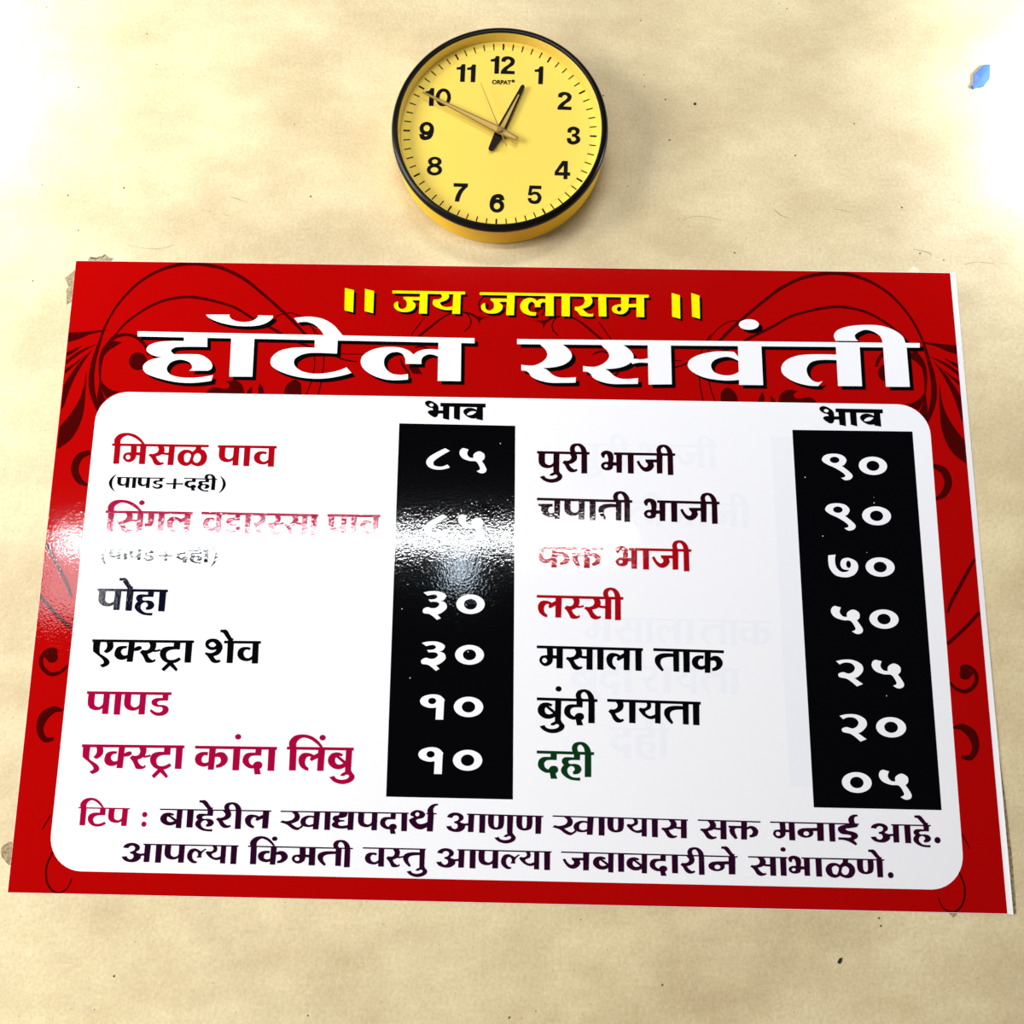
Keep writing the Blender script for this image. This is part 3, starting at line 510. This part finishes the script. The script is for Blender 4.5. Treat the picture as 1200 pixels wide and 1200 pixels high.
def word(w, bar):
    """one word set from LETTERS: hangs from its headline, fitted to its measured width"""
    tok, x0, z0, width, h, deg = w
    if tok == '.': return [[ellipse(x0, z0, width / 2, width / 2)]]
    if tok == '+':
        t = 0.13 * h
        return [[[(x0 - width / 2, z0 - t / 2), (x0 + width / 2, z0 - t / 2), (x0 + width / 2, z0 + t / 2), (x0 - width / 2, z0 + t / 2)]],
                [[(x0 - t, z0 - h / 2), (x0 + t, z0 - h / 2), (x0 + t, z0 + h / 2), (x0 - t, z0 + h / 2)]]]
    if tok in '()':
        s = 1 if tok == '(' else -1
        P = [(0.5, 0.5, True), (-0.15, 0.28, False), (-0.42, 0, False), (-0.15, -0.28, False), (0.5, -0.5, True), (0.1, -0.25, False), (-0.02, 0, False), (0.1, 0.25, False)]
        return [[smooth_loop([(x0 + s * x * width, z0 + y * h, c) for x, y, c in P], 5)]]
    toks = tok.split(); pos = 0.0; stem = 0.0; out = []; bars = []
    for i, t in enumerate(toks):
        adv, anchor, nobar, pieces = LETTERS[t]
        adv /= 1000; mark = adv == 0
        ox = stem if mark else pos
        if not mark:
            if anchor is not None: stem = pos + anchor / 1000
            bars.append((pos + nobar / 1000, pos + adv))
        for pc in pieces:
            loops = []
            for s in pc:
                P = parse(s, 1000)
                if t == 'i':
                    nx = next(LETTERS[u] for u in toks[i + 1:] if LETTERS[u][1] is not None)
                    goal = adv + nx[1] / 1000 - 0.08
                    k = (goal - 0.41) / (1.375 - 0.41)
                    P = [(0.41 + (x - 0.41) * k if x > 0.41 and y > 0.9 else x, y, c) for x, y, c in P]
                loops.append(smooth_loop([(x + ox, y, c) for x, y, c in P], 5))
            out.append(loops)
        pos += adv
    merged = []
    for a, b in bars:
        if merged and a - merged[-1][1] < 0.02: merged[-1][1] = b
        else: merged.append([a, b])
    for a, b in merged: out.append([[(a, 1 - bar), (b, 1 - bar), (b, 1.0), (a, 1.0)]])
    sx = width / pos; ca, sa = math.cos(math.radians(deg)), math.sin(math.radians(deg))
    def put(x, y):
        u, v = x * sx, (y - 1) * h
        return (x0 + u * ca - v * sa, z0 + u * sa + v * ca)
    return [[[put(x, y) for x, y in lp] for lp in pc] for pc in out]

# ------------------------------------------------------------------ the setting
wall = box('wall_back', -4, 4, 0, 0.15, 0, 4.2, M['wall']); tag(wall, kind='structure')
floor = box('floor', -4, 4, -6, 0, -0.1, 0, M['floor']); tag(floor, kind='structure')

# ------------------------------------------------------------------ menu poster
poster = empty('menu_poster', (0, 0, 2.2 - BASE))
tag(poster, 'large glossy red and white menu poster with prices, on the wall below the clock', 'poster')

def build_sheet():
    NZ = 40
    S = [0.9933 * i / 40 for i in range(41)] + [0.9947, 0.9960, 0.9973, 0.9987, 1.0]
    NX = len(S) - 1
    tl, tr, br, bl = (Vector(p) for p in SHEET)
    verts = []; faces = []
    def pt(i, j):
        s, t = S[i], j / NZ
        return (tl * (1 - s) + tr * s) * (1 - t) + (bl * (1 - s) + br * s) * t, s, t
    for side in (0, 1):
        for j in range(NZ + 1):
            for i in range(NX + 1):
                p, s, t = pt(i, j)
                edge = max(0.0, (s - 0.9933) / 0.0067)          # the white margin curls off the wall low on the right
                lift = 1.8 * edge ** 2 * max(0.0, min(1.0, (t - 0.55) / 0.35))
                verts.append((p.x / 1000, -(0.75 - side * 0.55 + lift) / 1000, p.y / 1000 + BASE))
    n = (NX + 1) * (NZ + 1); w = NX + 1
    for j in range(NZ):
        for i in range(NX):
            a = j * w + i
            faces.append((a, a + w, a + w + 1, a + 1)); faces.append((n + a, n + a + 1, n + a + w + 1, n + a + w))
    rim = [j * w for j in range(NZ + 1)] + [NZ * w + i for i in range(1, NX + 1)] + [j * w + NX for j in range(NZ - 1, -1, -1)] + [i for i in range(NX - 1, 0, -1)]
    for k in range(len(rim)):
        a, b = rim[k], rim[(k + 1) % len(rim)]
        faces.append((b, a, n + a, n + b))
    return link('backing_sheet', mesh('backing_sheet', verts, faces), M['sheet'], poster)
tag(build_sheet(), 'white backing sheet, bare along the right margin')

printed('red_ground', [[[RED]]], 0.9, M['red'], poster, 'plain red printed ground')

def rounded(P, r, n=10):
    out = []
    for i in range(len(P)):
        a, b, c = Vector(P[i - 1]), Vector(P[i]), Vector(P[(i + 1) % len(P)])
        u, v = (a - b).normalized(), (c - b).normalized()
        p, q = b + u * r, b + v * r
        o = b + (u + v) * r
        for k in range(n + 1):
            t = k / n
            d = (p - o) * math.cos(t * math.pi / 2) + (q - o) * math.sin(t * math.pi / 2)
            out.append(tuple(o + d))
    return out
panel_loop = rounded(PANEL, 42)
printed('white_panel', [[[panel_loop]]], 1.0, M['white'], poster, 'white panel with rounded corners holding the menu')

flour = []
for kind, s in FLOURISH:
    flour.append([ribbon(s)] if kind == 'S' else [smooth_loop(parse(s, 10), 6)])
inset = [(RED[0][0] + 0.4, RED[0][1] - 0.4), (RED[1][0] - 0.4, RED[1][1] - 0.4), (RED[2][0] - 0.4, RED[2][1] + 0.4), (RED[3][0] + 0.4, RED[3][1] + 0.4)]
clip = [inset, panel_loop]
mirrored = [[[(2 * MIDDLE - x, z - 4.5) for x, z in lp] for lp in pc] for pc in flour]
def islands(o):
    """each separate scroll becomes a part of its own"""
    me = o.data; root = list(range(len(me.vertices)))
    def find(i):
        while root[i] != i: root[i] = root[root[i]]; i = root[i]
        return i
    for e in me.edges:
        a, b = find(e.vertices[0]), find(e.vertices[1])
        if a != b: root[a] = b
    sets = {}
    for p in me.polygons: sets.setdefault(find(p.vertices[0]), []).append(p)
    for polys in sets.values():
        ids = sorted({i for p in polys for i in p.vertices}); at_ = {i: k for k, i in enumerate(ids)}
        m2 = mesh(o.name, [me.vertices[i].co[:] for i in ids], [tuple(at_[i] for i in p.vertices) for p in polys])
        if sum(p.area for p in m2.polygons) < 4e-6: bpy.data.meshes.remove(m2); continue
        link('flourish', m2, M['dark_red'], o.parent)['label'] = o['label']
    bpy.data.objects.remove(o)
islands(printed('flourish_print', [flour], 1.0, M['dark_red'], poster, 'dark red scrolling flourish on the left half', clip))
islands(printed('flourish_print', [mirrored], 1.0, M['dark_red'], poster, 'dark red scrolling flourish on the right half', clip))

title = art(TITLE)
t_ = printed('hotel_title', [title], 1.3, M['white'], poster, 'large white title lettering with black drop shadow')
printed('drop_shadow', [moved(title, 5.2, -5.0)], 1.15, M['black'], t_)
greet = art(GREETING)
g_ = printed('greeting', [greet], 1.3, M['yellow'], poster, 'yellow lettering with black drop shadow above the title')
printed('drop_shadow', [moved(greet, 3.4, -3.4)], 1.15, M['black'], g_)

heads = art(HEADING)
s2, dx2, dz2 = HEADING_TWO
printed('price_heading', [heads], 1.3, M['black'], poster, 'black heading over the left price column')
printed('price_heading', [moved(heads, dx2, dz2, s2)], 1.3, M['black'], poster, 'black heading over the right price column')

columns = [printed('price_column', [[[c]]], 1.15, M['column'], poster, '%s black price column' % n)
           for c, n in zip(COLUMNS, ('left', 'right'))]
for ci, ds in PRICES:
    pcs = []
    for d, x, z, w, h in ds:
        pcs.append([[(x + px * w, z + py * h) for px, py in smooth_loop(parse(s, 1000), 6)] for s in DIGITS[d]])
    printed('price', [pcs], 1.3, M['white'], columns[ci], 'white Devanagari numerals')

for tone, ws in DISHES:
    printed('dish_name', [word(w, 0.125) for w in ws], 1.3, M[tone], poster,
            {'crimson': 'red', 'pink': 'pinkish red', 'maroon': 'dark maroon', 'navy': 'dark navy'}.get(tone, tone) + ' lettering naming a dish')
for ws in NOTES:
    printed('dish_note', [word(w, 0.10) for w in ws], 1.3, M['black'], poster, 'small black lettering in brackets')
printed('tip_heading', [word(w, 0.075) for w in TIP_HEAD], 1.3, M['pink'], poster, 'pinkish red lettering with a colon')
for ws in TIP_LINES:
    printed('tip_line', [word(w, 0.075) for w in ws], 1.3, M['plum'], poster, 'dark plum lettering of the tip')

# faint print of the reverse side showing through the white panel
old = [word((w[0], w[1] + dx, w[2] + dz, w[3] * 1.06, w[4] * 1.12, w[5]), 0.10)
       for row, dx, dz in ((6, 50, 12), (7, 34, -2), (10, 58, 38), (11, 42, 42), (12, 90, 30)) for w in DISHES[row][1]]
old += [[[list(OLD_COLUMN)]]]
printed('show_through', old, 1.06, M['ghost'], poster, 'faint pale print showing through the white panel')

# ------------------------------------------------------------------ wall clock
R_ = 0.14805; TILT = 0.06532; ROLL = math.radians(-1.3)
clock = empty('wall_clock', (-0.02457612, -0.00951837, 2.7944455))
tag(clock, 'round yellow wall clock with black rim, showing ten to one, hung above the menu poster', 'clock')
X = Vector((1, 0, 0)); Y = Vector((0, -math.sin(TILT), math.cos(TILT))); Z = Vector((0, -math.cos(TILT), -math.sin(TILT)))
clock.rotation_euler = (Matrix((X, Y, Z)).transposed() @ Matrix.Rotation(ROLL, 3, 'Z')).to_euler()

def lathe(name, prof, m, parent, closed=True, n=128):
    verts, faces = [], []
    k = len(prof)
    for i in range(n):
        a = 2 * math.pi * i / n
        verts += [(r * math.cos(a), r * math.sin(a), z) for r, z in prof]
    for i in range(n):
        for j in range(k if closed else k - 1):
            a, b = i * k + j, i * k + (j + 1) % k
            c, d = ((i + 1) % n) * k + (j + 1) % k, ((i + 1) % n) * k + j
            faces.append((a, d, c, b))
    return link(name, mesh(name, verts, faces, True), m, parent)

def prism(name, groups, z0, z1, m, parent):
    """flat plate cut to an outline in the plane of the dial (metres)"""
    verts, faces = [], []
    for pieces in groups:
        v, tris = fill([[[(x * 1000, y * 1000) for x, y in lp] for lp in pc] for pc in pieces])
        bm = bmesh.new()
        bv = [bm.verts.new((p.x / 1000, p.y / 1000, z0)) for p in v]
        for t in tris:
            a, c, d = (v[i] for i in t)
            up = (c.x - a.x) * (d.y - a.y) - (c.y - a.y) * (d.x - a.x) > 0
            bm.faces.new([bv[i] for i in (t if up else t[::-1])])
        bmesh.ops.delete(bm, geom=[q for q in bm.verts if not q.link_faces], context='VERTS')
        ret = bmesh.ops.extrude_face_region(bm, geom=bm.faces[:])
        for q in ret['geom']:
            if isinstance(q, bmesh.types.BMVert): q.co.z = z1
        bmesh.ops.recalc_face_normals(bm, faces=bm.faces[:])
        b = len(verts); bm.verts.index_update()
        verts += [tuple(q.co) for q in bm.verts]
        faces += [tuple(b + q.index for q in f.verts) for f in bm.faces]
        bm.free()
    return link(name, mesh(name, verts, faces), m, parent)

DIAL = 0.032
lathe('case', [(0.0, 0.0), (R_ * 0.975, 0.0), (R_ * 0.985, 0.002), (R_ * 0.978, 0.044), (R_ * 0.95, 0.044), (R_ * 0.945, DIAL - 0.003), (0.0, DIAL - 0.003)], M['case'], clock, closed=False)
lathe('bezel', [(R_ * 0.970, 0.0400), (R_ * 0.996, 0.0405), (R_, 0.0440), (R_ * 0.992, 0.0475), (R_ * 0.975, 0.0498), (R_ * 0.958, 0.0505), (R_ * 0.945, 0.0498), (R_ * 0.938, 0.0480), (R_ * 0.942, 0.0440)], M['bezel'], clock)
lathe('inner_ring', [(R_ * 0.937, 0.0478), (R_ * 0.941, 0.0478), (R_ * 0.935, DIAL + 0.0003), (R_ * 0.925, DIAL + 0.0003)], M['ring'], clock)
lathe('dial', [(0.0, DIAL), (R_ * 0.932, DIAL), (R_ * 0.932, DIAL - 0.002), (0.0, DIAL - 0.002)], M['dial'], clock, closed=False)
lathe('track_line', [(0.1225, DIAL + 0.0001), (0.1229, DIAL + 0.0001), (0.1229, DIAL + 0.0003), (0.1225, DIAL + 0.0003)], M['ring'], clock)

ticks = []
for i in range(60):
    a = math.radians(6 * i); w = 0.0011 if i % 5 == 0 else 0.0007
    d = Vector((math.sin(a), math.cos(a))); n = Vector((d.y, -d.x))
    ticks.append([[[tuple(d * 0.1243 + n * w), tuple(d * 0.1243 - n * w), tuple(d * 0.1335 - n * w), tuple(d * 0.1335 + n * w)]]])
tag(prism('minute_marks', ticks, DIAL, DIAL + 0.0004, M['ink'], clock), 'short black minute marks around the dial')

def text_mesh(body, size, offset):
    c = bpy.data.curves.new('numeral', 'FONT')
    c.body = body; c.size = size; c.align_x = 'CENTER'; c.align_y = 'CENTER'
    c.offset = offset; c.extrude = 0.0003; c.resolution_u = 6; c.space_character = 0.96
    o = bpy.data.objects.new('numeral', c); col.objects.link(o)
    bpy.context.view_layer.update()
    me = bpy.data.meshes.new_from_object(o.evaluated_get(bpy.context.evaluated_depsgraph_get()))
    bpy.data.objects.remove(o); me.materials.clear()
    xs = [v.co.x for v in me.vertices]; ys = [v.co.y for v in me.vertices]
    cx, cy = (min(xs) + max(xs)) / 2, (min(ys) + max(ys)) / 2
    hgt = max(ys) - min(ys)
    for v in me.vertices: v.co.x -= cx; v.co.y -= cy
    return me, hgt

for k in range(1, 13):
    H_ = 0.0264; wd = [NUMERALS[c][0] / 1000 for c in str(k)]; gap = 0.10
    x = -(sum(wd) + gap * (len(wd) - 1)) / 2; pcs = []
    for c, w in zip(str(k), wd):
        for pc in NUMERALS[c][1]:
            pcs.append([[((px + x) * H_, (py - 0.5) * H_) for px, py in smooth_loop(parse(q, 1000), 6)] for q in pc])
        x += w + gap
    a = math.radians(30 * k); r = 0.1015
    prism('numeral', [pcs], 0, 0.0004, M['ink'], clock).location = (r * math.sin(a), r * math.cos(a), DIAL)
me, hgt = text_mesh('ORPAT', 0.010, 0.00025)
s = 0.0063 / hgt
for v in me.vertices: v.co.x *= s * 1.02; v.co.y *= s
bl = link('brand_lettering', me, M['ink'], clock, (-0.0005, 0.0757, DIAL + 0.0003))
me, hgt = text_mesh('\u00ae', 0.006, 0.0002)
s = 0.0042 / hgt
for v in me.vertices: v.co *= s
link('trade_mark', me, M['ink'], bl, (0.0160, 0.0022, 0))

# hands, cut from sheet metal: outline along the hand, frame and pale inlay
def along(tip, tail, prof_):
    t = Vector(tip); d = t.normalized(); n = Vector((-d.y, d.x)); L_ = t.length
    return [tuple(d * (u * L_) + n * w) for u, w in prof_]
cR = Matrix.Rotation(-ROLL, 2)
hour = cR @ Vector((0.0318, 0.0689)); minute = cR @ Vector((-0.1070, 0.0551)); sec = cR @ Vector((-0.0271, 0.0677))
outer = along(hour, None, [(-0.38, 0.0036), (-0.40, 0.0020), (-0.40, -0.0020), (-0.38, -0.0036), (-0.05, -0.0060), (0.08, -0.0058), (0.97, -0.0028), (1.0, -0.0012), (1.0, 0.0012), (0.97, 0.0028), (0.08, 0.0058), (-0.05, 0.0060)])
slot = along(hour, None, [(0.07, 0.0032), (0.07, -0.0032), (0.80, -0.0010), (0.80, 0.0010)])
hh = prism('hour_hand', [[[outer, slot]]], DIAL + 0.0040, DIAL + 0.0052, M['hand_black'], clock); tag(hh, 'black hour hand with a pale centre strip')
prism('inlay', [[[slot]]], DIAL + 0.0040, DIAL + 0.0046, M['hand_tan'], hh)
outer = along(minute, None, [(-0.23, 0.0030), (-0.235, 0.0022), (-0.235, -0.0022), (-0.23, -0.0030), (-0.02, -0.0052), (0.06, -0.0050), (1.0, -0.0012), (1.0, 0.0012), (0.06, 0.0050), (-0.02, 0.0052)])
slot = along(minute, None, [(-0.21, 0.0014), (-0.21, -0.0014), (-0.02, -0.0036), (0.06, -0.0034), (0.93, -0.0004), (0.93, 0.0004), (0.06, 0.0034), (-0.02, 0.0036)])
mh = prism('minute_hand', [[[outer, slot]]], DIAL + 0.0072, DIAL + 0.0084, M['gold'], clock); tag(mh, 'long gold minute hand')
prism('inlay', [[[slot]]], DIAL + 0.0072, DIAL + 0.0079, M['hand_tan'], mh)
sh = prism('second_hand', [[[along(sec, None, [(-0.36, 0.0007), (-0.36, -0.0007), (1.0, -0.0003), (1.0, 0.0003)])]]], DIAL + 0.0098, DIAL + 0.0104, M['gold'], clock); tag(sh, 'thin gold second hand')
lathe('hub', [(0.0, DIAL - 0.001), (0.0042, DIAL - 0.001), (0.0042, DIAL + 0.0108), (0.0032, DIAL + 0.0118), (0.0, DIAL + 0.0118)], M['gold'], clock, closed=False, n=32)

# ------------------------------------------------------------------ small things on the wall
def plate(name, P, y0, y1, m, bow=0.0):
    """thin torn piece lying on the wall between two depths (mm)"""
    cx = sum(p[0] for p in P) / len(P); cz = sum(p[1] for p in P) / len(P)
    n = len(P)
    v = [((x - cx) / 1000, -y0 / 1000, (z - cz) / 1000) for x, z in P] + [((x - cx) / 1000, -y1 / 1000, (z - cz) / 1000) for x, z in P]
    v += [(0, -y0 / 1000, 0), (0, -(y1 + bow) / 1000, 0)]
    f = []
    for i in range(n):
        j = (i + 1) % n
        f += [(i, n + i, n + j, j), (2 * n, i, j), (2 * n + 1, n + j, n + i)]
    bm = bmesh.new(); me = mesh(name, v, f); bm.from_mesh(me)
    bmesh.ops.recalc_face_normals(bm, faces=bm.faces[:]); bm.to_mesh(me); bm.free()
    return link(name, me, m, None, (cx / 1000, 0, 2.2 + cz / 1000))

for key, label in (('left', 'torn brown tape scrap sticking out left of the poster, near its upper left corner'),
                   ('top', 'ragged brown tape scrap above the upper left corner of the poster'),
                   ('bottom', 'pointed brown tape scrap beside the lower left corner of the poster'),
                   ('right', 'tiny dark tape scrap poking out below the lower right corner of the poster')):
    tag(plate('tape_scrap', SCRAPS[key], 0.0, 0.15, M['tape']), label, 'tape', 'old tape scraps around the poster')
tag(plate('plaster_flake', SCRAPS['chip'], 0.0, 0.5, M['paint']), 'pale loose flake of plaster at the top edge of the poster, near its right end', 'plaster flake')
tag(plate('edge_shadow_strip', STRIP, 0.0, 0.12, M['tape']), 'narrow brown strip painted for the backing and its shadow along the lower right edge of the poster', 'tape')  # strip colours in the sheet's backing and the shadow beside its lifted edge
tag(plate('paint_speck', CHIP, 0.0, 0.8, M['chip']), 'small black speck on the wall below the poster', 'speck')
dot = lathe('nail_head', [(0.0, 0.0015), (0.0016, 0.0012), (0.0022, 0.0), (0.0, 0.0)], M['chip'], None, closed=False, n=16)
dot.rotation_euler = (math.radians(90), 0, 0); dot.location = (0.254, 0, 2.2 + 0.670)
tag(dot, 'tiny black nail head on the bare wall to the right of the clock', 'nail')

pt_ = plate('plastic_tag', TAG, 0.0, 3.0, M['tag'], 3.0)
tag(pt_, 'small translucent blue plastic tag on the wall by the bright spot at right', 'tag')
cx, cz = pt_.location.x, pt_.location.z
def tube(name, a, b, r, m, parent, n=10):
    a, b = Vector(a), Vector(b); d = (b - a).normalized(); u = d.orthogonal().normalized(); w = d.cross(u)
    v = [tuple(p + (u * math.cos(2 * math.pi * i / n) + w * math.sin(2 * math.pi * i / n)) * r) for p in (a, b) for i in range(n)]
    f = [(i, (i + 1) % n, n + (i + 1) % n, n + i) for i in range(n)] + [tuple(range(n))[::-1], tuple(range(n, 2 * n))]
    return link(name, mesh(name, v, f), m, parent)
tag(tube('wire', (0.0, -0.0012, -0.0135), (0.16, -0.0012, -0.0145), 0.0006, M['thread'], pt_), 'thin pale wire running right')

# hairline scratches in the paint, parts of the wall
for s_ in SCRATCHES:
    v, tris = fill([[ribbon(s_)]])
    pts = [(p.x / 1000, -0.00012, 2.2 + p.y / 1000) for p in v]
    fs = []
    for q in tris:
        a, c, d = (v[i] for i in q)
        fs.append(q if (c.x - a.x) * (d.y - a.y) - (c.y - a.y) * (d.x - a.x) > 0 else q[::-1])
    link('scratch', mesh('scratch', pts, fs), M['scratch'], wall)
